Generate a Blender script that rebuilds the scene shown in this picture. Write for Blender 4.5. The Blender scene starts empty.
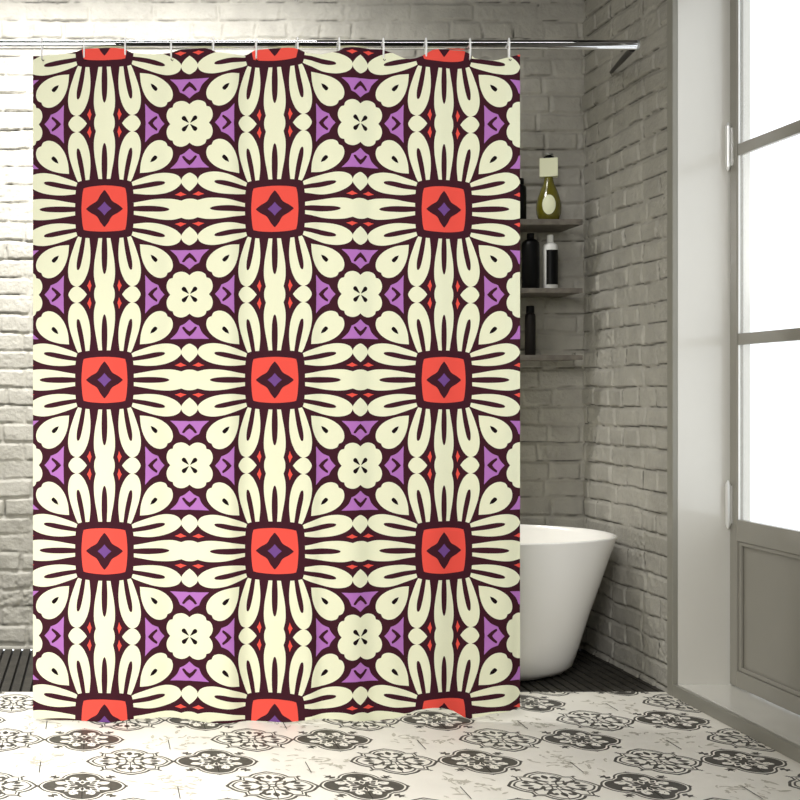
import bpy, bmesh, math, random
import numpy as np
from mathutils import Vector, Matrix, noise

random.seed(7)
S = bpy.context.scene
C = S.collection
PI = math.pi

# ------------------------------------------------------------------ camera
F = 1222.0            # focal length in pixels of an 800 px frame
H = 1.125             # eye height
cam_d = bpy.data.cameras.new('camera')
cam_d.sensor_width = 36
cam_d.lens = F / 800 * 36
cam_d.shift_x = (400 - 98) / 800
cam_d.shift_y = -(400 - 394) / 800
cam = bpy.data.objects.new('camera', cam_d)
cam.location = (0, 0, H)
cam.rotation_euler = (PI / 2, 0, 0)
C.objects.link(cam)
S.camera = cam

# ------------------------------------------------------------------ world
w = bpy.data.worlds.new('daylight')
S.world = w
w.use_nodes = True
bg = w.node_tree.nodes['Background']
bg.inputs[0].default_value = (0.93, 0.97, 1.0, 1)
bg.inputs[1].default_value = 1.9

# ------------------------------------------------------------------ lights
def area(name, loc, target, size, size_y, power, col=(1, 1, 1), spread=180):
    l = bpy.data.lights.new(name, 'AREA')
    l.shape = 'RECTANGLE'
    l.size = size
    l.size_y = size_y
    l.energy = power
    l.color = col
    l.spread = math.radians(spread)
    o = bpy.data.objects.new(name, l)
    o.location = loc
    o.rotation_euler = (Vector(target) - Vector(loc)).to_track_quat('-Z', 'Y').to_euler()
    C.objects.link(o)
    return o

area('ceiling_wash', (-0.1, 4.5, 3.2), (-0.05, 5.4, 1.5), 2.0, 0.25, 54, (1, 0.985, 0.96), 102)
area('floor_wash', (-0.8, 2.6, 3.2), (-0.4, 3.3, 0.0), 0.6, 0.6, 21, (1, 0.985, 0.96), 60)  # added fill, out of view, brightening the left of the tiled floor
area('rod_glint_strip', (0.25, 3.35, 3.27), (0.25, 3.35, 0), 3.7, 0.10, 9, (1, 0.985, 0.96), 180)  # added strip, out of view, only for the bright line along the rod
area('front_key', (-0.5, 0.4, 2.3), (0.62, 4.2, 1.1), 1.2, 1.0, 35, (1, 0.98, 0.95), 90)
vs = S.view_settings
S.display_settings.display_device = 'sRGB'
vs.view_transform = 'Standard'
vs.look = 'None'
vs.exposure = 0
vs.gamma = 1
vs.use_curve_mapping = False

# ------------------------------------------------------------------ helpers
def srgb(r, g, b):
    def f(c):
        c /= 255.0
        return c / 12.92 if c <= 0.04045 else ((c + 0.055) / 1.055) ** 2.4
    return (f(r), f(g), f(b), 1)


def mat(name, col, rough=0.6, metal=0.0, noise_amt=0.0, noise_scale=20, bump=0.0, bump_scale=60, coat=0.0, spec=0.5):
    m = bpy.data.materials.new(name)
    m.use_nodes = True
    nt = m.node_tree
    b = nt.nodes['Principled BSDF']
    b.inputs['Base Color'].default_value = col
    b.inputs['Roughness'].default_value = rough
    b.inputs['Metallic'].default_value = metal
    b.inputs['Coat Weight'].default_value = coat
    b.inputs['Coat Roughness'].default_value = 0.08
    b.inputs['Specular IOR Level'].default_value = spec
    tc = nt.nodes.new('ShaderNodeTexCoord')
    if noise_amt:
        n = nt.nodes.new('ShaderNodeTexNoise')
        n.inputs['Scale'].default_value = noise_scale
        n.inputs['Detail'].default_value = 6
        nt.links.new(tc.outputs['Object'], n.inputs['Vector'])
        r = nt.nodes.new('ShaderNodeValToRGB')
        r.color_ramp.elements[0].position = 0.3
        r.color_ramp.elements[1].position = 0.7
        k = 1 - noise_amt
        r.color_ramp.elements[0].color = (col[0] * k, col[1] * k, col[2] * k, 1)
        k = 1 + noise_amt * 0.5
        r.color_ramp.elements[1].color = (min(1, col[0] * k), min(1, col[1] * k), min(1, col[2] * k), 1)
        nt.links.new(n.outputs['Fac'], r.inputs['Fac'])
        nt.links.new(r.outputs['Color'], b.inputs['Base Color'])
    if bump:
        n2 = nt.nodes.new('ShaderNodeTexNoise')
        n2.inputs['Scale'].default_value = bump_scale
        n2.inputs['Detail'].default_value = 5
        nt.links.new(tc.outputs['Object'], n2.inputs['Vector'])
        bp = nt.nodes.new('ShaderNodeBump')
        bp.inputs['Strength'].default_value = bump
        bp.inputs['Distance'].default_value = 0.004
        nt.links.new(n2.outputs['Fac'], bp.inputs['Height'])
        nt.links.new(bp.outputs['Normal'], b.inputs['Normal'])
    return m


def add_box(bm, lo, hi, mi=0):
    x0, y0, z0 = lo
    x1, y1, z1 = hi
    v = [bm.verts.new(p) for p in ((x0, y0, z0), (x1, y0, z0), (x1, y1, z0), (x0, y1, z0),
                                   (x0, y0, z1), (x1, y0, z1), (x1, y1, z1), (x0, y1, z1))]
    for f in ((0, 3, 2, 1), (4, 5, 6, 7), (0, 1, 5, 4), (1, 2, 6, 5), (2, 3, 7, 6), (3, 0, 4, 7)):
        fc = bm.faces.new([v[i] for i in f])
        fc.material_index = mi


def add_lathe(bm, prof, seg=32, cx=0, cy=0):
    rings = []
    for r, z in prof:
        if r < 1e-6:
            rings.append([bm.verts.new((cx, cy, z))])
        else:
            rings.append([bm.verts.new((cx + r * math.cos(2 * PI * k / seg), cy + r * math.sin(2 * PI * k / seg), z)) for k in range(seg)])
    for a, b in zip(rings, rings[1:]):
        for k in range(seg):
            k2 = (k + 1) % seg
            if len(a) == 1 and len(b) == 1:
                continue
            if len(a) == 1:
                f = [a[0], b[k2], b[k]]
            elif len(b) == 1:
                f = [a[k], a[k2], b[0]]
            else:
                f = [a[k], a[k2], b[k2], b[k]]
            bm.faces.new(f).smooth = True


def add_tube(bm, path, r, seg=16, closed=False, caps=True):
    n = len(path)
    path = [Vector(p) for p in path]
    rings = []
    rr = r if isinstance(r, (list, tuple)) else [r] * n
    up = None
    for i in range(n):
        a = path[(i - 1) % n] if (closed or i > 0) else path[i]
        b = path[(i + 1) % n] if (closed or i < n - 1) else path[i]
        t = (b - a).normalized()
        if up is None:
            up = Vector((0, 0, 1)) if abs(t.z) < 0.9 else Vector((1, 0, 0))
        s = t.cross(up).normalized()
        u = s.cross(t).normalized()
        up = u
        rings.append([bm.verts.new(path[i] + (s * math.cos(2 * PI * k / seg) + u * math.sin(2 * PI * k / seg)) * rr[i]) for k in range(seg)])
    for i in range(n if closed else n - 1):
        a, b = rings[i], rings[(i + 1) % n]
        for k in range(seg):
            k2 = (k + 1) % seg
            bm.faces.new([a[k], a[k2], b[k2], b[k]]).smooth = True
    if caps and not closed:
        for rg in (rings[0][::-1], rings[-1]):
            bm.faces.new([bm.verts.new(v.co) for v in rg])


def obj(name, bm, mats, parent=None, bevel=0.0, recalc=True):
    if recalc:
        bmesh.ops.recalc_face_normals(bm, faces=bm.faces[:])
    me = bpy.data.meshes.new(name)
    bm.to_mesh(me)
    bm.free()
    for m in (mats if isinstance(mats, (list, tuple)) else [mats]):
        me.materials.append(m)
    o = bpy.data.objects.new(name, me)
    C.objects.link(o)
    if parent:
        o.parent = parent
    if bevel:
        md = o.modifiers.new('bevel', 'BEVEL')
        md.width = bevel
        md.segments = 3
        md.limit_method = 'ANGLE'
    return o


def struct(o):
    o['kind'] = 'structure'
    return o


def tag(o, label, cat, group=None):
    o['label'] = label
    o['category'] = cat
    if group:
        o['group'] = group
    return o


def thing(name, loc, label, cat, group=None):
    o = bpy.data.objects.new(name, None)
    o.empty_display_size = 0.05
    o.location = loc
    C.objects.link(o)
    return tag(o, label, cat, group)


def boxobj(name, lo, hi, m, parent=None, bevel=0.0):
    bm = bmesh.new()
    add_box(bm, lo, hi)
    return obj(name, bm, m, parent, bevel)

# ------------------------------------------------------------------ smooth closed outline from control points
def smooth(pts, n=5):
    """closed Catmull-Rom outline; a third item marks a corner"""
    N = len(pts)
    out = []
    for i in range(N):
        p1 = Vector(pts[i][:2])
        p2 = Vector(pts[(i + 1) % N][:2])
        c1 = len(pts[i]) > 2
        c2 = len(pts[(i + 1) % N]) > 2
        p0 = Vector(pts[i - 1][:2]) if not c1 else p1
        p3 = Vector(pts[(i + 2) % N][:2]) if not c2 else p2
        if c1 and c2:
            out.append((p1.x, p1.y))
            continue
        m1 = (p2 - p0) * 0.5 if not c1 else (p2 - p1) * 0.6
        m2 = (p3 - p1) * 0.5 if not c2 else (p2 - p1) * 0.6
        for k in range(n):
            t = k / n
            t2, t3 = t * t, t * t * t
            q = p1 * (2 * t3 - 3 * t2 + 1) + m1 * (t3 - 2 * t2 + t) + p2 * (-2 * t3 + 3 * t2) + m2 * (t3 - t2)
            out.append((q.x, q.y))
    return out

# ------------------------------------------------------------------ materials
M = {}
M['brick'] = mat('painted_brick', srgb(166, 163, 154), 0.62, noise_amt=0.14, noise_scale=11, bump=0.9, bump_scale=75)
M['wall'] = mat('wall_paint', srgb(98, 96, 91), 0.8)
M['ceiling'] = mat('ceiling_paint', srgb(46, 45, 43), 0.85)
M['deck'] = mat('dark_deck_wood', srgb(54, 51, 45), 0.7, noise_amt=0.5, noise_scale=14, bump=0.5, bump_scale=50)
M['under'] = mat('under_deck', srgb(14, 13, 12), 0.9)
M['tile'] = mat('cement_tile', srgb(236, 232, 221), 0.42, noise_amt=0.05, noise_scale=7, bump=0.08, bump_scale=30)
M['tile_dark'] = mat('tile_charcoal_print', srgb(72, 69, 63), 0.5, noise_amt=0.3, noise_scale=40)
M['tile_faint'] = mat('tile_faint_print', srgb(196, 191, 177), 0.5, noise_amt=0.06, noise_scale=40)
M['joint'] = mat('tile_joint', srgb(48, 45, 40), 0.8)
M['casing'] = mat('casing_shaded_paint', srgb(142, 140, 130), 0.35)  # same paint as reveal, darker: shade on these faces is in the colour
M['frame'] = mat('door_paint', srgb(146, 143, 133), 0.22, noise_amt=0.03, noise_scale=3, coat=0.35)
M['reveal'] = mat('frame_gloss_paint', srgb(218, 216, 208), 0.16, noise_amt=0.02, noise_scale=3, coat=0.5)
M['chrome'] = mat('polished_chrome', (0.80, 0.80, 0.81, 1), 0.03, 1.0)
M['satin'] = mat('satin_steel', (0.92, 0.92, 0.90, 1), 0.3, 0.55)
M['white_plastic'] = mat('white_plastic', srgb(240, 240, 238), 0.35)
M['acrylic'] = mat('white_acrylic', srgb(245, 243, 238), 0.18, coat=0.4)
M['shelf'] = mat('weathered_shelf_wood', srgb(112, 106, 98), 0.75, noise_amt=0.3, noise_scale=30, bump=0.5, bump_scale=40)
M['black'] = mat('black_glass', srgb(5, 5, 6), 0.4, spec=0.15)
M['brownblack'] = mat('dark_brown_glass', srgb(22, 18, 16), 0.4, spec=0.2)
M['olive'] = mat('olive_liquid_bottle', srgb(104, 98, 26), 0.22, noise_amt=0.2, noise_scale=25, coat=0.5)
M['cream_label'] = mat('cream_label', srgb(238, 240, 208), 0.6)
M['white_bottle'] = mat('white_bottle', srgb(226, 226, 224), 0.4)
M['grey_cap'] = mat('grey_cap', srgb(150, 150, 146), 0.3, 0.5)
M['c_dark'] = mat('print_dark_plum', srgb(62, 25, 36), 0.75, spec=0.12, noise_amt=0.03, noise_scale=200)
M['c_cream'] = mat('print_cream', srgb(236, 237, 206), 0.75, spec=0.12, noise_amt=0.015, noise_scale=200)
M['c_red'] = mat('print_coral_red', srgb(236, 84, 72), 0.75, spec=0.12)
M['c_purple'] = mat('print_orchid', srgb(178, 114, 188), 0.75, spec=0.12)
M['c_ink'] = mat('print_black_ink', srgb(24, 8, 12), 0.75, spec=0.12)
M['c_violet'] = mat('print_violet', srgb(112, 72, 140), 0.75, spec=0.12)

g = bpy.data.materials.new('clear_pane')
g.use_nodes = True
nt = g.node_tree
nt.nodes.clear()
out = nt.nodes.new('ShaderNodeOutputMaterial')
mix = nt.nodes.new('ShaderNodeMixShader')
tr = nt.nodes.new('ShaderNodeBsdfTransparent')
gl = nt.nodes.new('ShaderNodeBsdfGlossy')
gl.inputs['Roughness'].default_value = 0.02
lw = nt.nodes.new('ShaderNodeLayerWeight')
lw.inputs['Blend'].default_value = 0.12
nt.links.new(lw.outputs['Facing'], mix.inputs[0])
nt.links.new(tr.outputs[0], mix.inputs[1])
nt.links.new(gl.outputs[0], mix.inputs[2])
nt.links.new(mix.outputs[0], out.inputs[0])
M['glass'] = g

# ------------------------------------------------------------------ room dimensions
XW, XL = 2.143, -1.7          # right and left walls
YB, YF = 5.4, -0.8            # back and front walls
ZC = 3.3
YE = 4.613                    # where tiles stop and the wooden deck starts
YJ = 4.586                    # where the brick of the right wall meets the door frame
YR = 4.54                     # far reveal of the door recess
YN = 2.80                     # near end of the recess
XD = 2.344                    # room-side face of the door leaves
ZS = 0.0457                   # sill

# ------------------------------------------------------------------ brick walls as real relief
ZJ = 0.586
COURSE = 0.0809

def brick_relief(U, Z, seed, groove):
    """depth of brick relief (m) for arrays of wall coordinates"""
    rng = np.random.RandomState(seed)
    # smooth noise on a lattice
    def vnoise(scale, sd):
        r = np.random.RandomState(sd)
        gx = (U / scale)
        gz = (Z / scale)
        T = r.rand(256, 256)
        i = np.floor(gx).astype(int)
        j = np.floor(gz).astype(int)
        fx = gx - i
        fz = gz - j
        fx = fx * fx * (3 - 2 * fx)
        fz = fz * fz * (3 - 2 * fz)
        a = T[i % 256, j % 256]
        b = T[(i + 1) % 256, j % 256]
        c = T[i % 256, (j + 1) % 256]
        d = T[(i + 1) % 256, (j + 1) % 256]
        return (a * (1 - fx) + b * fx) * (1 - fz) + (c * (1 - fx) + d * fx) * fz - 0.5
    wz = Z + 0.010 * vnoise(0.14, seed + 1) + 0.004 * vnoise(0.03, seed + 2)
    wu = U + 0.014 * vnoise(0.09, seed + 3) + 0.005 * vnoise(0.03, seed + 4)
    row = np.floor((wz - ZJ) / COURSE).astype(int)
    rz = (wz - ZJ) / COURSE - row
    T1 = rng.rand(400)
    head = (row % 2 == 0)
    L = np.where(head, 0.142, 0.284)
    off = np.where(head, 0.0, 0.035) + (T1[row % 400] - 0.5) * 0.05
    q = (wu + off) / L
    col = np.floor(q).astype(int)
    ru = q - col
    T2 = rng.rand(400, 400)
    jit = (T2[row % 400, col % 400] - 0.5)
    dz = np.minimum(rz, 1 - rz) * COURSE
    du = np.minimum(ru, 1 - ru) * L
    jw = 0.0030 + 0.003 * (T2[(row + 31) % 400, (col + 77) % 400])
    d = np.minimum(dz, du)
    # rounded corners
    rad = 0.008
    cz = np.clip(rad + jw - dz, 0, None)
    cu = np.clip(rad + jw - du, 0, None)
    dd = rad + 0.0 - np.sqrt(cz ** 2 + cu ** 2)
    e = np.clip(dd / 0.0055, -0.2, 1)
    e = np.clip(e, 0, 1)
    e = e * e * (3 - 2 * e)
    # some joints are filled almost flush with paint
    fill = 0.55 + 0.9 * vnoise(0.16, seed + 5)
    fill = np.clip(fill, 0.12, 1)
    hgt = 0.0115 * e * fill
    hgt += 0.004 * jit * e
    T3 = rng.rand(400, 400) - 0.5
    hgt += e * (T3[row % 400, col % 400] * 0.004 * (rz - 0.5) + T3[(row + 9) % 400, (col + 5) % 400] * 0.004 * (ru - 0.5))
    hgt += 0.0024 * vnoise(0.035, seed + 6) + 0.0020 * vnoise(0.016, seed + 7)
    rough = np.clip(vnoise(0.22, seed + 8) * 4 - 0.5, 0, 1)
    hgt += rough * 0.006 * vnoise(0.012, seed + 9)
    # darkened grooves under the bricks and beside some of them
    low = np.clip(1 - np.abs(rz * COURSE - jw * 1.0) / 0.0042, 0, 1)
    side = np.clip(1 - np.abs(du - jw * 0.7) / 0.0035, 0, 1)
    m1 = np.clip((vnoise(0.10, seed + 20) + vnoise(0.03, seed + 21) * 0.5 + groove) * 6, 0, 1)
    m2 = np.clip((vnoise(0.08, seed + 22) + vnoise(0.03, seed + 23) * 0.5 + groove - 0.22) * 6, 0, 1)
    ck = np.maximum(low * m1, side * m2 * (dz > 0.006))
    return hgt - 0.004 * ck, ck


def relief_wall(name, u0, u1, z0, z1, fn, seed, groove, step=0.0050):
    nu = int((u1 - u0) / step) + 1
    nz = int((z1 - z0) / step) + 1
    us = np.linspace(u0, u1, nu)
    zs = np.linspace(z0, z1, nz)
    U, Z = np.meshgrid(us, zs, indexing='ij')
    h, ck = brick_relief(U, Z, seed, groove)
    X, Y = fn(U, h)
    co = np.stack([X, Y, Z], -1).reshape(-1, 3)
    i, j = np.meshgrid(np.arange(nu - 1), np.arange(nz - 1), indexing='ij')
    a = (i * nz + j).ravel()
    quads = np.stack([a, a + nz, a + nz + 1, a + 1], 1)
    me = bpy.data.meshes.new(name)
    me.vertices.add(len(co))
    me.vertices.foreach_set('co', co.ravel())
    me.loops.add(quads.size)
    me.loops.foreach_set('vertex_index', quads.ravel().astype(np.int32))
    me.polygons.add(len(quads))
    me.polygons.foreach_set('loop_start', np.arange(0, quads.size, 4, dtype=np.int32))
    me.update(calc_edges=True)
    me.polygons.foreach_set('use_smooth', np.ones(len(quads), dtype=bool))
    at = me.attributes.new('groove', 'FLOAT', 'POINT')
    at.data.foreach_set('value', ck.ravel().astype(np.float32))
    me.materials.append(M['brick'])
    o = bpy.data.objects.new(name, me)
    C.objects.link(o)
    return struct(o)

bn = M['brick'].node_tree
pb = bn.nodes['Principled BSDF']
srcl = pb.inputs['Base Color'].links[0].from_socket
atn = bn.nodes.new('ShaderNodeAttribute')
atn.attribute_name = 'groove'
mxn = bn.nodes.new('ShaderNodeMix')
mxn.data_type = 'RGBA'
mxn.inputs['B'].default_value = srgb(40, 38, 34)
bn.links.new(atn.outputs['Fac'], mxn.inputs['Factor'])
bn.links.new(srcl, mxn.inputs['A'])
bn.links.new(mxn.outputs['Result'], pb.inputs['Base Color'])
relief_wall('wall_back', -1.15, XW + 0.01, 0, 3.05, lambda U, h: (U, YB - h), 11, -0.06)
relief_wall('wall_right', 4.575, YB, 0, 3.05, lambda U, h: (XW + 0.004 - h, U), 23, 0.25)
# plain masonry around the relief, so the room is closed
struct(boxobj('wall_back', (XL - 0.1, YB + 0.008, 0), (XW + 0.3, YB + 0.15, ZC), M['brick']))
struct(boxobj('wall_right', (XW + 0.012, YJ, 0), (XW + 0.3, YB + 0.005, ZC), M['brick']))
struct(boxobj('wall_right', (XW, YF, 0), (XW + 0.3, YN, ZC), M['wall']))
struct(boxobj('wall_right', (XW, YN, 2.80), (XW + 0.3, YJ, ZC), M['wall']))
struct(boxobj('wall_left', (XL - 0.1, YF, 0), (XL, YB + 0.006, ZC), M['wall']))
struct(boxobj('wall_front', (XL, YF - 0.1, 0), (XW, YF, ZC), M['wall']))
struct(boxobj('ceiling', (XL - 0.1, YF - 0.1, ZC), (XW + 0.3, YB + 0.15, ZC + 0.1), M['ceiling']))

# ------------------------------------------------------------------ tiled floor with printed medallions
def poly(bm, pts, z, mi):
    vs_ = [bm.verts.new((p[0], p[1], z)) for p in pts]
    f = bm.faces.new(vs_)
    f.normal_update()
    if f.normal.z < 0:
        f.normal_flip()
    f.material_index = mi

TILE, TDARK, TFAINT, TJOINT = 0, 1, 2, 3
fb = bmesh.new()
poly(fb, [(XL, YF), (XW, YF), (XW, YE), (XL, YE)], 0, TILE)
z1, z2, z3, z4 = 0.0003, 0.0006, 0.0009, 0.0012


def place(pts, cx, cy, s=1.0, rot=0.0):
    c, sn = math.cos(rot), math.sin(rot)
    return [(cx + s * (x * c - y * sn), cy + s * (x * sn + y * c)) for x, y in pts]


def lobes(R, depth, point=0.0, mini=0.0, n=96, R0=None):
    """four round lobes; R0 keeps the lobe centres while R shrinks the outline"""
    R0 = R0 or R
    d = R0 * 0.50
    rho = R - d
    o = []
    for k in range(n):
        t = 2 * PI * k / n
        a = ((t + PI / 4) % (PI / 2)) - PI / 4
        r = d * math.cos(a) + math.sqrt(max(0, rho * rho - (d * math.sin(a)) ** 2))
        r = max(r, R0 * depth * (R / R0) * (1 + mini * 2.2 * max(0, 1 - abs(abs(a) - PI / 4) / 0.22)))
        r += R * point * max(0, 1 - abs(a) / 0.16)
        o.append((r * math.cos(t), r * math.sin(t)))
    return o

leaf = smooth([(0, 0, 1), (0.28, 0.20), (0.62, 0.22), (1.0, 0.0, 1), (0.62, -0.22), (0.28, -0.20)], 4)
curl = smooth([(0, 0), (0.25, 0.30), (0.65, 0.42), (1.0, 0.18), (0.86, -0.06), (0.62, 0.02), (0.72, 0.16), (0.52, 0.24), (0.28, 0.10), (0.1, -0.08)], 4)
sprig = smooth([(0, 0, 1), (0.2, 0.35), (0.35, 0.12), (0.6, 0.38), (0.66, 0.08), (1.0, 0.0, 1), (0.66, -0.08), (0.6, -0.38), (0.35, -0.12), (0.2, -0.35)], 3)


def medallion_light(cx, cy):
    R = 0.128
    poly(fb, place(lobes(R, 0.80, 0.06, 0.08, R0=R), cx, cy), z1, TDARK)
    poly(fb, place(lobes(R * 0.935, 0.80, 0.05, 0.08, R0=R), cx, cy), z2, TILE)
    poly(fb, place(lobes(R * 0.89, 0.80, 0.04, 0.08, R0=R), cx, cy), z3, TDARK)
    poly(fb, place(lobes(R * 0.845, 0.80, 0.03, 0.08, R0=R), cx, cy), z4, TILE)
    z = z4 + 0.0003
    for k in range(4):
        a = k * PI / 2
        poly(fb, place(leaf, cx + 0.058 * math.cos(a), cy + 0.058 * math.sin(a), 0.040, a), z, TDARK)
        for sgn in (1, -1):
            pts = [(x, y * sgn) for x, y in curl]
            poly(fb, place(pts, cx + 0.03 * math.cos(a + sgn * 0.25), cy + 0.03 * math.sin(a + sgn * 0.25), 0.058, a + sgn * 0.22), z + 0.0001, TDARK)
            poly(fb, place(leaf, cx + 0.062 * math.cos(a + sgn * 0.42), cy + 0.062 * math.sin(a + sgn * 0.42), 0.030, a + sgn * 0.9), z, TDARK)
        b = a + PI / 4
        poly(fb, place(leaf, cx + 0.012 * math.cos(b), cy + 0.012 * math.sin(b), 0.052, b), z, TDARK)
        poly(fb, place(leaf, cx + 0.020 * math.cos(b), cy + 0.020 * math.sin(b), 0.032, b), z + 0.0003, TILE)
        poly(fb, place(sprig, cx + 0.118 * math.cos(b), cy + 0.118 * math.sin(b), 0.018, b), z1, TDARK)
    poly(fb, [(cx + 0.014 * math.cos(t * PI / 8), cy + 0.014 * math.sin(t * PI / 8)) for t in range(16)], z, TDARK)
    poly(fb, [(cx + 0.007 * math.cos(t * PI / 8), cy + 0.007 * math.sin(t * PI / 8)) for t in range(16)], z + 0.0003, TILE)


def medallion_dark(cx, cy):
    R = 0.125
    poly(fb, place(lobes(R, 0.76, 0.03, 0.0, R0=R), cx, cy), z1, TDARK)
    poly(fb, place(lobes(R * 0.95, 0.76, 0.02, 0.0, R0=R), cx, cy), z2, TILE)
    poly(fb, place(lobes(R * 0.91, 0.76, 0.01, 0.0, R0=R), cx, cy), z3, TDARK)
    z = z3 + 0.0003
    for k in range(4):
        a = k * PI / 2
        b = a + PI / 4
        for sgn in (1, -1):
            pts = [(x, y * sgn) for x, y in curl]
            poly(fb, place(pts, cx + 0.034 * math.cos(a + sgn * 0.2), cy + 0.034 * math.sin(a + sgn * 0.2), 0.050, a + sgn * 0.35), z + 0.0001, TILE)
            poly(fb, place(leaf, cx + 0.052 * math.cos(b + sgn * 0.3), cy + 0.052 * math.sin(b + sgn * 0.3), 0.030, b + sgn * 1.2), z, TILE)
        poly(fb, place(leaf, cx + 0.012 * math.cos(a), cy + 0.012 * math.sin(a), 0.040, a), z, TILE)
        poly(fb, place(leaf, cx + 0.030 * math.cos(b), cy + 0.030 * math.sin(b), 0.042, b), z, TILE)
        poly(fb, place(leaf, cx + 0.036 * math.cos(b), cy + 0.036 * math.sin(b), 0.026, b), z + 0.0003, TDARK)
        poly(fb, place(leaf, cx + 0.018 * math.cos(a), cy + 0.018 * math.sin(a), 0.024, a), z + 0.0003, TDARK)
        poly(fb, place(sprig, cx + 0.100 * math.cos(b), cy + 0.100 * math.sin(b), 0.042, b), z1, TDARK)
        poly(fb, place(sprig, cx + 0.116 * math.cos(a), cy + 0.116 * math.sin(a), 0.022, a), z1 + 0.0001, TDARK)


def medallion_faint(cx, cy):
    rr = random.Random(int(cx * 997 + cy * 91))
    for k in range(26):
        a = rr.uniform(0, 2 * PI)
        r = rr.uniform(0.01, 0.12)
        sh = rr.choice([leaf, curl, curl, sprig])
        s = rr.uniform(0.02, 0.05)
        pts = [(x, y * 0.55) for x, y in sh]
        poly(fb, place(pts, cx + r * math.cos(a) * 1.1, cy + r * math.sin(a), s, rr.uniform(0, 2 * PI)), z1 + 0.00003 * k, TFAINT)

PX = 0.808
row_y = [2.80 + 0.2353 * k for k in range(8)]       # up to the deck edge
for k, yy in enumerate(row_y + [2.80 + 0.2353 * 8]):
    # 3.4875 and 3.9585 are rows of the first kind
    odd = (k % 2 == 0)
    base = 0.36 if odd else -0.045
    for i in range(-2, 4):
        xd = base + PX * i
        xl = xd - 0.262
        xf = xd - 0.535
        for x_, fn in ((xd, medallion_dark), (xl, medallion_light), (xf, medallion_faint)):
            if XL + 0.2 < x_ < (XW + 0.02 if yy < YE else XW - 0.1) and x_ > -1.1:
                fn(x_, yy)
            if XL < x_ < XW - 0.02 and x_ > -1.1 and yy < YE:
                poly(fb, [(x_ - 0.0014, yy - 0.115), (x_ + 0.0014, yy - 0.115), (x_ + 0.0014, yy - 0.01), (x_ - 0.0014, yy - 0.01)], 0.0022, TJOINT)
bmesh.ops.triangulate(fb, faces=fb.faces[:], ngon_method='EAR_CLIP')
bmesh.ops.bisect_plane(fb, geom=fb.verts[:] + fb.edges[:] + fb.faces[:], dist=1e-6, plane_co=(0, YE, 0), plane_no=(0, 1, 0), clear_outer=True)
floor = obj('floor', fb, [M['tile'], M['tile_dark'], M['tile_faint'], M['joint']], recalc=False)
struct(floor)

# wooden deck at the back
db = bmesh.new()
x = XL
while x < XW:
    add_box(db, (x + 0.004, YE + 0.004, -0.02), (min(x + 0.0345, XW), YB + 0.003, 0.0), 0)
    x += 0.0402
add_box(db, (XL, YE + 0.004, -0.04), (XW, YB + 0.003, -0.02), 1)
add_box(db, (XL, YE - 0.02, -0.04), (XW, YE + 0.003, -0.0003), 2)
struct(obj('floor', db, [M['deck'], M['under'], M['tile']]))
struct(boxobj('floor', (XL - 0.1, YF - 0.1, -0.14), (XW + 0.3, YB + 0.15, -0.04), M['under']))

# ------------------------------------------------------------------ door recess and doors
struct(boxobj('trim_1', (XW - 0.008, YR + 0.0005, 0), (XW + 0.011, YJ - 0.001, 2.80), M['casing'], bevel=0.0015))
struct(boxobj('trim_2', (XW + 0.0115, YR, 0), (XW + 0.28, YJ - 0.001, 2.80), M['reveal']))
struct(boxobj('trim_3', (XW - 0.008, YN, 0.0), (XW + 0.011, YR, ZS), M['casing'], bevel=0.0015))
struct(boxobj('trim_4', (XW + 0.0115, YN, 0.0), (XW + 0.30, YR - 0.0005, ZS), M['reveal']))

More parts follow.
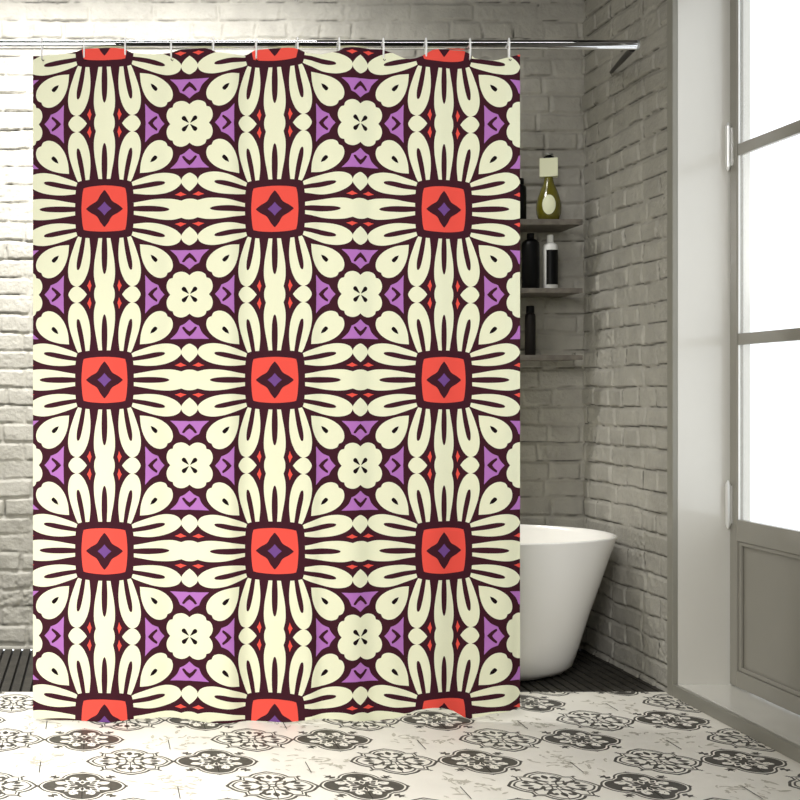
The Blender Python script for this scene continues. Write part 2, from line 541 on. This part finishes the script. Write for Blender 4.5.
def door(name, y_far, y_near, hinge_far):
    root = bpy.data.objects.new(name, None)
    root.location = (XD, y_far, ZS)
    C.objects.link(root)
    struct(root)
    T = 0.026
    def ob(nm, bm, m, parent=root, bevel=0.0):
        bmesh.ops.translate(bm, verts=bm.verts[:], vec=(0, -y_far, -ZS))
        return obj(nm, bm, m, parent, bevel)
    z0, z1_ = ZS + 0.004, 2.78
    st = 0.052
    rails = [(z0, 0.109), (0.585, 0.665), (1.305, 1.347), (2.0, 2.043), (2.70, z1_)]
    for a, b in ((y_far - st, y_far - 0.003), (y_near + 0.003, y_near + st)):
        bm = bmesh.new()
        add_box(bm, (0, a, z0), (T, b, z1_))
        ob('stile', bm, M['frame'], bevel=0.003)
    for a, b in rails:
        bm = bmesh.new()
        add_box(bm, (0.004 if a > 1 else 0, y_near + st, a), (T - 0.004, y_far - st, b))
        ob('rail', bm, M['frame'], bevel=0.003)
    # raised and fielded lower panel
    bm = bmesh.new()
    add_box(bm, (0.018, y_near + st, 0.109), (0.034, y_far - st, 0.585))
    lp = ob('lower_panel', bm, M['frame'])
    bm = bmesh.new()
    ya, yb, za, zb = y_near + st, y_far - st, 0.109, 0.585
    mo = 0.016
    for lo, hi in (((0.006, ya, za), (0.018, ya + mo, zb)), ((0.006, yb - mo, za), (0.018, yb, zb)),
                   ((0.006, ya + mo, za), (0.018, yb - mo, za + mo)), ((0.006, ya + mo, zb - mo), (0.018, yb - mo, zb))):
        add_box(bm, lo, hi)
    ob('panel_moulding', bm, M['frame'], bevel=0.004)
    for a, b in ((0.665, 1.305), (1.347, 2.0), (2.043, 2.70)):
        bm = bmesh.new()
        add_box(bm, (0.011, y_near + st, a), (0.016, y_far - st, b))
        gp = ob('glass_pane', bm, M['glass'])
        bm = bmesh.new()
        bw = 0.004
        ya, yb = y_near + st, y_far - st
        for lo, hi in (((0.005, ya, a), (0.011, ya + bw, b)), ((0.005, yb - bw, a), (0.011, yb, b))):
            add_box(bm, lo, hi)
        ob('glazing_bead', bm, M['white_plastic'])
    hy = y_far + 0.0 if hinge_far else y_near
    hy = y_far - 0.016 if hinge_far else y_near + 0.016
    for zc in (2.040, 0.716):
        bm = bmesh.new()
        add_tube(bm, [(-0.013, hy, zc - 0.076), (-0.013, hy, zc + 0.076)], 0.0088, 20)
        for s_ in (-1, 1):
            add_tube(bm, [(-0.013, hy, zc + s_ * 0.0765), (-0.013, hy, zc + s_ * 0.082), (-0.013, hy, zc + s_ * 0.090)], [0.0075, 0.006, 0.002], 20)
        add_box(bm, (-0.010, hy - 0.004, zc - 0.07), (0.002, hy + 0.004, zc + 0.07))
        hobj = ob('hinge', bm, M['satin'])
    return root

door('door_1', YR - 0.003, 3.672, True)
door('door_2', 3.668, YN + 0.003, False)

# ------------------------------------------------------------------ bathtub
def sup(a, b, n, seg=96):
    o = []
    for k in range(seg):
        t = 2 * PI * k / seg
        c, s_ = math.cos(t), math.sin(t)
        o.append((a * math.copysign(abs(c) ** (2 / n), c), b * math.copysign(abs(s_) ** (2 / n), s_)))
    return o

tb = bmesh.new()
prof = [  # a, b, z   outer, from the foot up, over the rim, down inside
    (0.52, 0.20, 0.0), (0.590, 0.262, 0.001), (0.602, 0.272, 0.006), (0.604, 0.276, 0.011), (0.642, 0.300, 0.018), (0.670, 0.316, 0.040), (0.685, 0.327, 0.080),
    (0.706, 0.340, 0.15), (0.737, 0.354, 0.25), (0.772, 0.371, 0.35), (0.806, 0.386, 0.45), (0.834, 0.399, 0.53),
    (0.843, 0.404, 0.552), (0.844, 0.405, 0.557), (0.842, 0.403, 0.560), (0.836, 0.397, 0.560), (0.832, 0.393, 0.557),
    (0.825, 0.388, 0.54), (0.790, 0.370, 0.44), (0.740, 0.345, 0.30), (0.690, 0.318, 0.18), (0.640, 0.285, 0.12), (0.50, 0.20, 0.095), (0.2, 0.08, 0.09)]
TX, TY = 1.245, 4.985
rings = []
for a, b, z in prof:
    rings.append([tb.verts.new((p[0], p[1], z)) for p in sup(a, b, 2.35)])
for r0, r1 in zip(rings, rings[1:]):
    for k in range(96):
        k2 = (k + 1) % 96
        tb.faces.new([r0[k], r0[k2], r1[k2], r1[k]]).smooth = True
tb.faces.new(rings[0][::-1])
tb.faces.new(rings[-1])
tub_root = thing('bathtub', (TX, TY, 0.0), 'white freestanding oval bathtub with flared sides on the dark wooden deck', 'bathtub')
obj('tub_shell', tb, M['acrylic'], tub_root)
b = bmesh.new()
add_lathe(b, [(0, 0.096), (0.026, 0.096), (0.030, 0.098), (0.026, 0.102), (0, 0.103)], 24)
obj('drain', b, M['chrome'], tub_root)

# ------------------------------------------------------------------ shelves
def shelf(ztop, th, label, xr=2.04, seed=0):
    bm = bmesh.new()
    x0, x1, y0, y1 = xr - 0.78, xr, 5.14, YB - 0.001
    n = 40
    rr = random.Random(seed)
    top, bot = [], []
    for i in range(n + 1):
        x_ = x0 + (x1 - x0) * i / n
        e = 0.002 * math.sin(i * 1.1 + seed) + rr.uniform(-0.0012, 0.0012)
        top.append((x_, y0 + e))
        bot.append((x_, y0 + e * 0.6 + 0.001))
    tv = [bm.verts.new((p[0], p[1], ztop)) for p in top] + [bm.verts.new((x1, y1, ztop)), bm.verts.new((x0, y1, ztop))]
    bv = [bm.verts.new((p[0], p[1], ztop - th)) for p in bot] + [bm.verts.new((x1, y1, ztop - th)), bm.verts.new((x0, y1, ztop - th))]
    bm.faces.new(tv)
    bm.faces.new(bv[::-1])
    N = len(tv)
    for i in range(N):
        j = (i + 1) % N
        bm.faces.new([tv[j], tv[i], bv[i], bv[j]])
    o = obj('wall_shelf', bm, M['shelf'], bevel=0.0012)
    tag(o, label, 'shelf', 'weathered shelves in the corner by the bathtub')

Z1, Z2, Z3 = 1.861, 1.571, 1.289
shelf(Z1, 0.023, 'top weathered grey wooden wall shelf, holding the olive bottle', seed=1)
shelf(Z2, 0.020, 'middle weathered wooden wall shelf, holding the white and black bottles', seed=2)
shelf(Z3, 0.020, 'lowest weathered wooden wall shelf, holding the slim dark brown bottle', seed=3)

# ------------------------------------------------------------------ bottles
u = 5.2 / F
BY = 5.2

def X_at(px, d=BY):
    return (px - 98) * d / F

# black bottle at the edge of the curtain, top shelf
t = thing('toiletry_bottle', (X_at(516.5), BY, Z1), 'black bottle on the top shelf, half hidden by the curtain edge', 'bottle')
b = bmesh.new()
add_lathe(b, [(0, 0), (0.036, 0.0), (0.040, 0.004), (0.040, 0.135), (0.038, 0.145), (0.028, 0.152), (0.027, 0.153), (0, 0.153)])
obj('bottle_body', b, M['black'], t)
b = bmesh.new()
add_lathe(b, [(0, 0.153), (0.029, 0.153), (0.0305, 0.156), (0.0305, 0.176), (0.029, 0.179), (0, 0.179)])
obj('cap', b, M['black'], t)

# olive bottle
t = thing('perfume_bottle', (X_at(548.7), BY, Z1), 'teardrop olive green bottle with cream oval label and square cream cap', 'bottle')
t.rotation_euler.z = -0.33
prof = [(0, 0), (0.034, 0), (0.042, 0.006), (0.0495, 0.030), (0.0520, 0.055), (0.0500, 0.078), (0.0430, 0.105), (0.0330, 0.132), (0.0225, 0.158), (0.0185, 0.176), (0.0180, 0.186), (0, 0.186)]
def lathe_r(prof, z):
    for (r0, z0), (r1, z1_) in zip(prof, prof[1:]):
        if z0 <= z <= z1_ and z1_ > z0:
            return r0 + (r1 - r0) * (z - z0) / (z1_ - z0)
    return prof[-1][0]
b = bmesh.new()
add_lathe(b, prof, 48)
obj('bottle_body', b, M['olive'], t)
b = bmesh.new()
nr, na = 6, 32
grid = []
for i in range(nr + 1):
    row = []
    for k in range(na):
        a = 2 * PI * k / na
        lx = 0.0265 * i / nr * math.cos(a)
        lz = 0.064 + 0.042 * i / nr * math.sin(a)
        r = lathe_r(prof, lz) + 0.0007
        row.append(b.verts.new((lx, -math.sqrt(max(0, r * r - lx * lx)), lz)))
        if i == 0:
            break
    grid.append(row)
for k in range(na):
    k2 = (k + 1) % na
    b.faces.new([grid[0][0], grid[1][k], grid[1][k2]]).smooth = True
    for i in range(1, nr):
        b.faces.new([grid[i][k], grid[i][k2], grid[i + 1][k2], grid[i + 1][k]]).smooth = True
obj('bottle_label', b, M['cream_label'], t)
b = bmesh.new()
add_box(b, (-0.0365, -0.020, 0.186), (0.0365, 0.020, 0.266))
obj('cap', b, M['cream_label'], t, bevel=0.003)
b = bmesh.new()
add_lathe(b, [(0, 0.266), (0.021, 0.266), (0.021, 0.273), (0.012, 0.276), (0.012, 0.278), (0, 0.278)])
obj('collar', b, M['black'], t)
b = bmesh.new()
add_lathe(b, [(0, 0.278), (0.016, 0.278), (0.019, 0.282), (0.016, 0.288), (0, 0.290)])
obj('knob', b, M['grey_cap'], t)

# black bottle middle shelf
t = thing('toiletry_bottle', (X_at(530.6), BY, Z2), 'wide black bottle with narrow neck on the middle shelf', 'bottle')
b = bmesh.new()
add_lathe(b, [(0, 0), (0.034, 0.0), (0.0365, 0.003), (0.0365, 0.186), (0.034, 0.199), (0.024, 0.209), (0.0155, 0.213), (0, 0.213)])
obj('bottle_body', b, M['black'], t)
b = bmesh.new()
add_lathe(b, [(0, 0.213), (0.0150, 0.213), (0.0155, 0.215), (0.0155, 0.234), (0.014, 0.237), (0, 0.237)])
obj('cap', b, M['black'], t)

# white bottle with black label
t = thing('toiletry_bottle', (X_at(550.2), BY, Z2), 'white bottle with big black label on the middle shelf', 'bottle')
b = bmesh.new()
wp = [(0, 0), (0.027, 0), (0.0305, 0.004), (0.0305, 0.178), (0.028, 0.189), (0.018, 0.195), (0, 0.195)]
add_lathe(b, wp, 48)
obj('bottle_body', b, M['white_bottle'], t)
b = bmesh.new()
add_lathe(b, [(0, 0.195), (0.0135, 0.195), (0.0138, 0.198), (0.0128, 0.228), (0.011, 0.231), (0, 0.231)], 32)
obj('cap', b, M['white_bottle'], t)
b = bmesh.new()
n = 24
r = 0.0311
col = []
for i in range(n + 1):
    a = math.radians(-140 + 118 * i / n)
    col.append((b.verts.new((r * math.cos(a), r * math.sin(a), 0.018)), b.verts.new((r * math.cos(a), r * math.sin(a), 0.165))))
for i in range(n):
    b.faces.new([col[i][0], col[i + 1][0], col[i + 1][1], col[i][1]]).smooth = True
obj('bottle_label', b, M['black'], t)

# slim bottle bottom shelf
t = thing('toiletry_bottle', (X_at(530.2), BY, Z3), 'slim dark brown bottle alone on the lowest shelf', 'bottle')
b = bmesh.new()
add_lathe(b, [(0, 0), (0.0205, 0), (0.022, 0.003), (0.022, 0.165), (0.0195, 0.176), (0.015, 0.180), (0, 0.180)])
obj('bottle_body', b, M['brownblack'], t)
b = bmesh.new()
add_lathe(b, [(0, 0.180), (0.0165, 0.180), (0.017, 0.183), (0.0165, 0.208), (0.015, 0.211), (0, 0.211)])
obj('cap', b, M['black'], t)

# ------------------------------------------------------------------ shower curtain
YC = 4.2
UP = YC / F                  # metres per photo pixel in the curtain's plane
def wx(px):
    return (px - 98) * UP
def wz(py):
    return H + (394 - py) * UP

# printed motif, in units where half the repeat is 620
HP = 620.0
def mirror_x(pts, c=HP):       # closed shape symmetric about x=c from its left half
    return pts + [(2 * c - p[0], p[1]) + tuple(p[2:]) for p in pts[::-1] if abs(p[0] - c) > 1]
def tup(p, q):
    return (q[0], q[1]) + tuple(p[2:])

axis_top = [(214, 44, 1), (280, 55), (340, 66), (400, 74), (460, 77), (510, 74), (562, 62, 1), (590, 72), (620, 75)]
half = axis_top + [(2 * HP - p[0], p[1]) + tuple(p[2:]) for p in axis_top[:-1][::-1]]
axis_petal = half + [(p[0], -p[1]) + tuple(p[2:]) for p in half[::-1]]
axis_slit = [(205, 16, 1), (300, 21), (400, 19), (455, 11), (474, 0), (455, -11), (400, -19), (300, -21), (205, -16, 1)]
side_petal = [(212, 110, 1), (300, 102), (380, 105), (455, 120), (515, 146), (550, 175), (561, 197), (557, 220), (540, 243), (500, 260),
              (440, 265), (370, 254), (300, 233), (228, 207), (198, 192, 1), (206, 165, 1)]
side_slit = [(203, 137, 1), (300, 150), (380, 166), (428, 180), (442, 193), (430, 202), (380, 201), (300, 185), (198, 164, 1)]
heart = mirror_x([(620, 128, 1), (592, 150), (567, 180), (560, 202), (567, 227), (587, 248), (620, 263)])
red_tri = [(513, 106, 1), (535, 101), (556, 94, 1), (577, 101), (600, 106, 1), (578, 114), (556, 126, 1), (534, 114)]
corner = [(258, 258, 1), (335, 266), (405, 288), (457, 322), (490, 365), (500, 405), (494, 435), (482, 452), (461, 461, 1)]
corner = corner + [(p[1], p[0]) + tuple(p[2:]) for p in corner[1:-1][::-1]]
drop = [(336, 333, 1), (362, 343), (384, 362), (386, 374), (378, 384), (366, 383), (346, 361)]
purple = mirror_x([(620, 300), (590, 298), (550, 298), (480, 296, 1), (514, 326), (535, 352), (552, 392, 1), (585, 408), (620, 438, 1)])
chev = mirror_x([(620, 316, 1), (592, 342), (568, 376), (570, 384), (582, 385), (600, 366), (620, 352, 1)])
fq = [(0, -139, 1), (-24, -157), (-55, -166), (-88, -161), (-113, -145), (-121, -121, 1)]
fquart = fq + [(p[1], p[0]) + tuple(p[2:]) for p in fq[:-1][::-1]]      # ends at (-140, 0)
flower = []
for k in range(4):
    for p in fquart[:-1]:
        x_, y_ = p[0], p[1]
        for _ in range(k):
            x_, y_ = y_, -x_
        flower.append((x_, y_) + tuple(p[2:]))
xdrop = [(-5, -7, 1), (-20, -36), (-30, -52), (-44, -56), (-56, -44), (-52, -30), (-36, -20), (-7, -5, 1)]
square = []
for k in range(4):
    for p in [(152, -146), (161, -100), (167, 0), (161, 100), (152, 146)]:
        x_, y_ = p
        for _ in range(k):
            x_, y_ = -y_, x_
        square.append((x_, y_))
star4, vio4 = [], []
for k in range(4):
    for src, dst in (([(130, -5), (132, 0), (130, 5), (98, 30), (55, 56), (30, 98)], star4), ([(50, 0, 1), (23, 23)], vio4)):
        for p in src:
            x_, y_ = p[0], p[1]
            for _ in range(k):
                x_, y_ = -y_, x_
            dst.append((x_, y_) + tuple(p[2:]))

K_DARK, K_CREAM, K_RED, K_PUR, K_VIO, K_INK = 0, 1, 2, 3, 4, 5
# (outline, colour, layer, which copies): 'axis2' = two axes, '4' = four turns, '8' = four turns with mirror
motif = [
    (smooth(axis_petal), K_CREAM, 1, 'axis2'),
    (smooth(axis_slit), K_DARK, 2, '4'),
    (smooth(side_petal), K_CREAM, 1, '8'),
    (smooth(side_slit), K_DARK, 2, '8'),
    (smooth(heart), K_CREAM, 1, 'axis2m'),
    (smooth(red_tri), K_RED, 1, '8'),
    (smooth(corner), K_CREAM, 1, '4'),
    (smooth(drop), K_INK, 2, '4'),
    (smooth(purple), K_PUR, 1, 'axis2m'),
    (smooth(chev), K_DARK, 2, 'axis2m'),
    (smooth([(p[0] + HP, p[1] + HP) + tuple(p[2:]) for p in flower]), K_CREAM, 1, '1'),
    (smooth(square), K_RED, 1, '1'),
    (smooth(star4, 3), K_DARK, 2, '1'),
    (smooth(vio4, 4), K_VIO, 3, '1'),
]
for k in range(4):
    pts = []
    for p in xdrop:
        x_, y_ = p[0], p[1]
        for _ in range(k):
            x_, y_ = -y_, x_
        pts.append((x_ + HP, y_ + HP) + tuple(p[2:]))
    motif.append((smooth(pts, 3), K_INK, 2, '1'))

def rot4(pts, k):
    for _ in range(k):
        pts = [(-y_, x_) for x_, y_ in pts]
    return pts

copies = []
for pts, colr, lay, how in motif:
    if how == '1':
        vs4 = [pts]
    elif how == '4':
        vs4 = [rot4(pts, k) for k in range(4)]
    elif how == 'axis2':
        vs4 = [pts, [(y_, x_) for x_, y_ in pts]]
    elif how == 'axis2m':
        m_ = [(x_, -y_) for x_, y_ in pts]
        vs4 = [pts, m_, [(y_, x_) for x_, y_ in pts], [(y_, x_) for x_, y_ in m_]]
    else:
        m_ = [(x_, -y_) for x_, y_ in pts]
        vs4 = [rot4(q, k) for q in (pts, m_) for k in range(4)]
    for q in vs4:
        copies.append((q, colr, lay))

CX0, CX1 = 33.0, 520.0
top_prof = [(30, 56), (42, 56.5), (60, 55), (75, 53), (83, 50), (104, 49.5), (125, 51), (131, 55), (152, 56.5), (171, 53.5), (179, 50.5), (207, 50.5), (214, 55), (235, 57.5), (245, 57), (254, 51),
            (275, 50), (290, 50), (298, 53), (306, 57), (320, 56.5), (336, 54), (343, 50.5), (379, 50), (391, 54.5), (402, 59), (411, 60.5), (422, 57), (431, 51.5), (445, 49), (459, 49), (468, 52),
            (475, 58.5), (489, 61.5), (498, 61), (508, 58), (520, 54.5), (530, 54)]
bot_prof = [(30, 718.5), (60, 719.5), (110, 720), (128, 718), (140, 716.5), (165, 716), (190, 718), (205, 720), (285, 720), (297, 718), (312, 716), (340, 717), (365, 719.5), (385, 719.5), (400, 715.5),
            (415, 709), (428, 706.5), (440, 706.5), (452, 710), (462, 716), (468, 719.5), (478, 717), (490, 713), (505, 711), (520, 707), (530, 706)]
def interp(prof, x_):
    return float(np.interp(x_, [p[0] for p in prof], [p[1] for p in prof]))

# folds: slope of the cloth along its width
bands = [(62, 12, 0.2), (118, 10, 0.3), (160, 13, 0.5), (238, 11, 0.85), (314, 7, 0.7), (362, 13, 0.75), (398, 8, 0.4), (446, 16, 0.6), (512, 8, 0.6)]
xs = np.linspace(CX0 - 5, CX1 + 5, 800)
sl = np.zeros_like(xs)
for c, wd, a in bands:
    sl += a * np.exp(-((xs - c) / wd) ** 2)
sl -= 0.8 * sl.mean()
trend = np.interp(xs, [28, 90, 130, 180, 215, 262, 300, 335, 380, 420, 440, 490, 525], [0.02, -0.10, 0.05, -0.12, -0.05, -0.10, -0.06, -0.08, -0.12, -0.02, -0.10, -0.06, 0.0])
sl = sl + trend
dep = np.concatenate([[0], np.cumsum((sl[1:] + sl[:-1]) / 2 * np.diff(xs) * UP)])
dep = dep - np.interp(xs, [CX0, CX1], np.interp([CX0, CX1], xs, dep))
sl = np.gradient(dep, xs * UP)

cb = bmesh.new()
tile_w, tile_h = 169.35, 170.2
su, sv = tile_w / (2 * HP), tile_h / (2 * HP)

def cpoly(pts, lay, mi):
    vv = [cb.verts.new((p[0], -lay * 0.00035, p[1])) for p in pts]
    try:
        f = cb.faces.new(vv)
        f.normal_update()
        f.material_index = mi
    except ValueError:
        pass

for i in range(-1, 4):
    for j in range(-1, 5):
        ox, oy = 104.4 + tile_w * i, 209.8 + tile_h * (j - 0) - 0
        oy -= 0
        for q, colr, lay in copies:
            pts = [(ox + x_ * su, oy + y_ * sv) for x_, y_ in q]
            mnx, mxx = min(p[0] for p in pts), max(p[0] for p in pts)
            mny, mxy = min(p[1] for p in pts), max(p[1] for p in pts)
            if mxx < CX0 or mnx > CX1 or mxy < 47 or mny > 721:
                continue
            cpoly(pts, lay, colr)
cpoly([(CX0, 40), (CX1, 40), (CX1, 730), (CX0, 730)], 0, K_DARK)
cpoly([(CX0, 40), (CX1, 40), (CX1, 730), (CX0, 730)], -4, K_CREAM)
bmesh.ops.triangulate(cb, faces=cb.faces[:], ngon_method='EAR_CLIP')
for px, nx in ((CX0, -1), (CX1, 1)):
    geom = cb.verts[:] + cb.edges[:] + cb.faces[:]
    bmesh.ops.bisect_plane(cb, geom=geom, plane_co=(px, 0, 0), plane_no=(nx, 0, 0), clear_outer=True)
px = CX0 + 5.517
while px < CX1 - 1:
    geom = cb.verts[:] + cb.edges[:] + cb.faces[:]
    bmesh.ops.bisect_plane(cb, geom=geom, dist=1e-6, plane_co=(px, 0, 0), plane_no=(1, 0, 0))
    px += 5.5213
# cut hem and top, then bend into folds
gx = np.array([CX0] + [CX0 + 5.517 + 5.5213 * k for k in range(200) if CX0 + 5.517 + 5.5213 * k < CX1 - 1] + [CX1])
gd = np.interp(gx, xs, dep)
dead = []
tp = {}
for v in cb.verts:
    t_, b_ = max(50.3, interp(top_prof, v.co.x)), interp(bot_prof, v.co.x)
    flag = 0
    if v.co.z <= t_:
        v.co.z = t_
        flag = 1
    elif v.co.z >= b_:
        v.co.z = b_
        flag = 2
    tp[v] = flag
for f in cb.faces:
    fl = {tp[v] for v in f.verts}
    if fl == {1} or fl == {2}:
        dead.append(f)
bmesh.ops.delete(cb, geom=dead, context='FACES')
for v in cb.verts:
    d_ = float(np.interp(v.co.x, gx, gd))
    v.co = Vector((wx(v.co.x), YC + d_ + v.co.y, wz(v.co.z)))
for f in cb.faces:
    f.normal_update()
    if f.normal.y > 0:
        f.normal_flip()
    f.smooth = True
cur_root = thing('shower_curtain', (wx(276), YC, wz(718)), 'shower curtain printed with cream petals, coral squares and purple accents on dark plum', 'shower curtain')
cur = obj('curtain_panel', cb, [M['c_dark'], M['c_cream'], M['c_red'], M['c_purple'], M['c_violet'], M['c_ink']], recalc=False)
me = cur.data
nrm = []
for v in me.vertices:
    px = v.co.x / UP + 98
    s_ = float(np.interp(px, xs, sl))
    n_ = Vector((s_, -1, 0)).normalized()
    nrm.append(n_)
me.normals_split_custom_set_from_vertices(nrm)
cur.parent = cur_root
cur.matrix_parent_inverse = Matrix.Translation(cur_root.location).inverted()

# rod
RZ = wz(45)
XE = wx(638)
rod = thing('curtain_rod', (XL, YC, RZ), 'long polished chrome rod carrying the shower curtain', 'curtain rod')
b = bmesh.new()
add_tube(b, [(0.0, 0, 0), (XE - XL - 0.004, 0, 0)], 0.0165, 40)
obj('rod_tube', b, M['chrome'], rod)
b = bmesh.new()
add_tube(b, [(XE - XL - 0.008, 0, 0), (XE - XL, 0, 0)], [0.0168, 0.0168], 32)
obj('end_cap', b, M['grey_cap'], rod)
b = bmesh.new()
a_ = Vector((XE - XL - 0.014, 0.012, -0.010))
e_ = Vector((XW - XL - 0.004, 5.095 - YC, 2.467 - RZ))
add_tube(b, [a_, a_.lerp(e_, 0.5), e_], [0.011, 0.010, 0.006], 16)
obj('shadow_stay', b, M['brownblack'], rod)  # added brace for the rod end; its dark taper imitates a shadow streak

# rings
ring_px = [42, 84, 125, 171, 213, 256, 297, 338.5, 383, 425.5, 470, 508.5]
ordn = ['first', 'second', 'third', 'fourth', 'fifth', 'sixth', 'seventh', 'eighth', 'ninth', 'tenth', 'eleventh', 'last']
def ring_bm():
    b = bmesh.new()
    R = 0.0345
    pts = []
    for k in range(36):
        a = 2 * PI * k / 36
        pts.append((0, R * 0.66 * math.sin(a), R * math.cos(a)))
    add_tube(b, pts, 0.0031, 10, closed=True)
    return b
ring0 = thing('curtain_ring', (0, YC, 0), 'x', 'curtain ring', 'white rings along the chrome curtain rod')
r0 = obj('ring_loop', ring_bm(), M['white_plastic'], ring0)
b = bmesh.new()
add_tube(b, [(0, -0.005, -0.0345), (0, -0.012, -0.040), (0.004, -0.013, -0.044), (0.007, -0.010, -0.040)], 0.0014, 8)
h0 = obj('hook_pin', b, M['brownblack'], ring0)
for i, px in enumerate(ring_px):
    if i == 0:
        rr_, parts = ring0, None
    else:
        rr_ = ring0.copy()
        C.objects.link(rr_)
        for p in (r0, h0):
            c_ = p.copy()
            c_.parent = rr_
            C.objects.link(c_)
    dd = float(np.interp(px, xs, dep))
    rr_.location = (wx(px), YC + 0.3 * dd, RZ + 0.0165 + 0.0032 - 0.0345 + 0.0006)
    rr_.rotation_euler.z = -math.atan(wx(px) / YC) * 0.8
    if i == 0:
        rr_['label'] = 'leftmost white curtain ring on the chrome rod'
    elif i == 11:
        rr_['label'] = 'rightmost white curtain ring, beside the curtain edge near the shelves'
    else:
        rr_['label'] = 'white curtain ring on the chrome rod, %s from the left' % ordn[i]
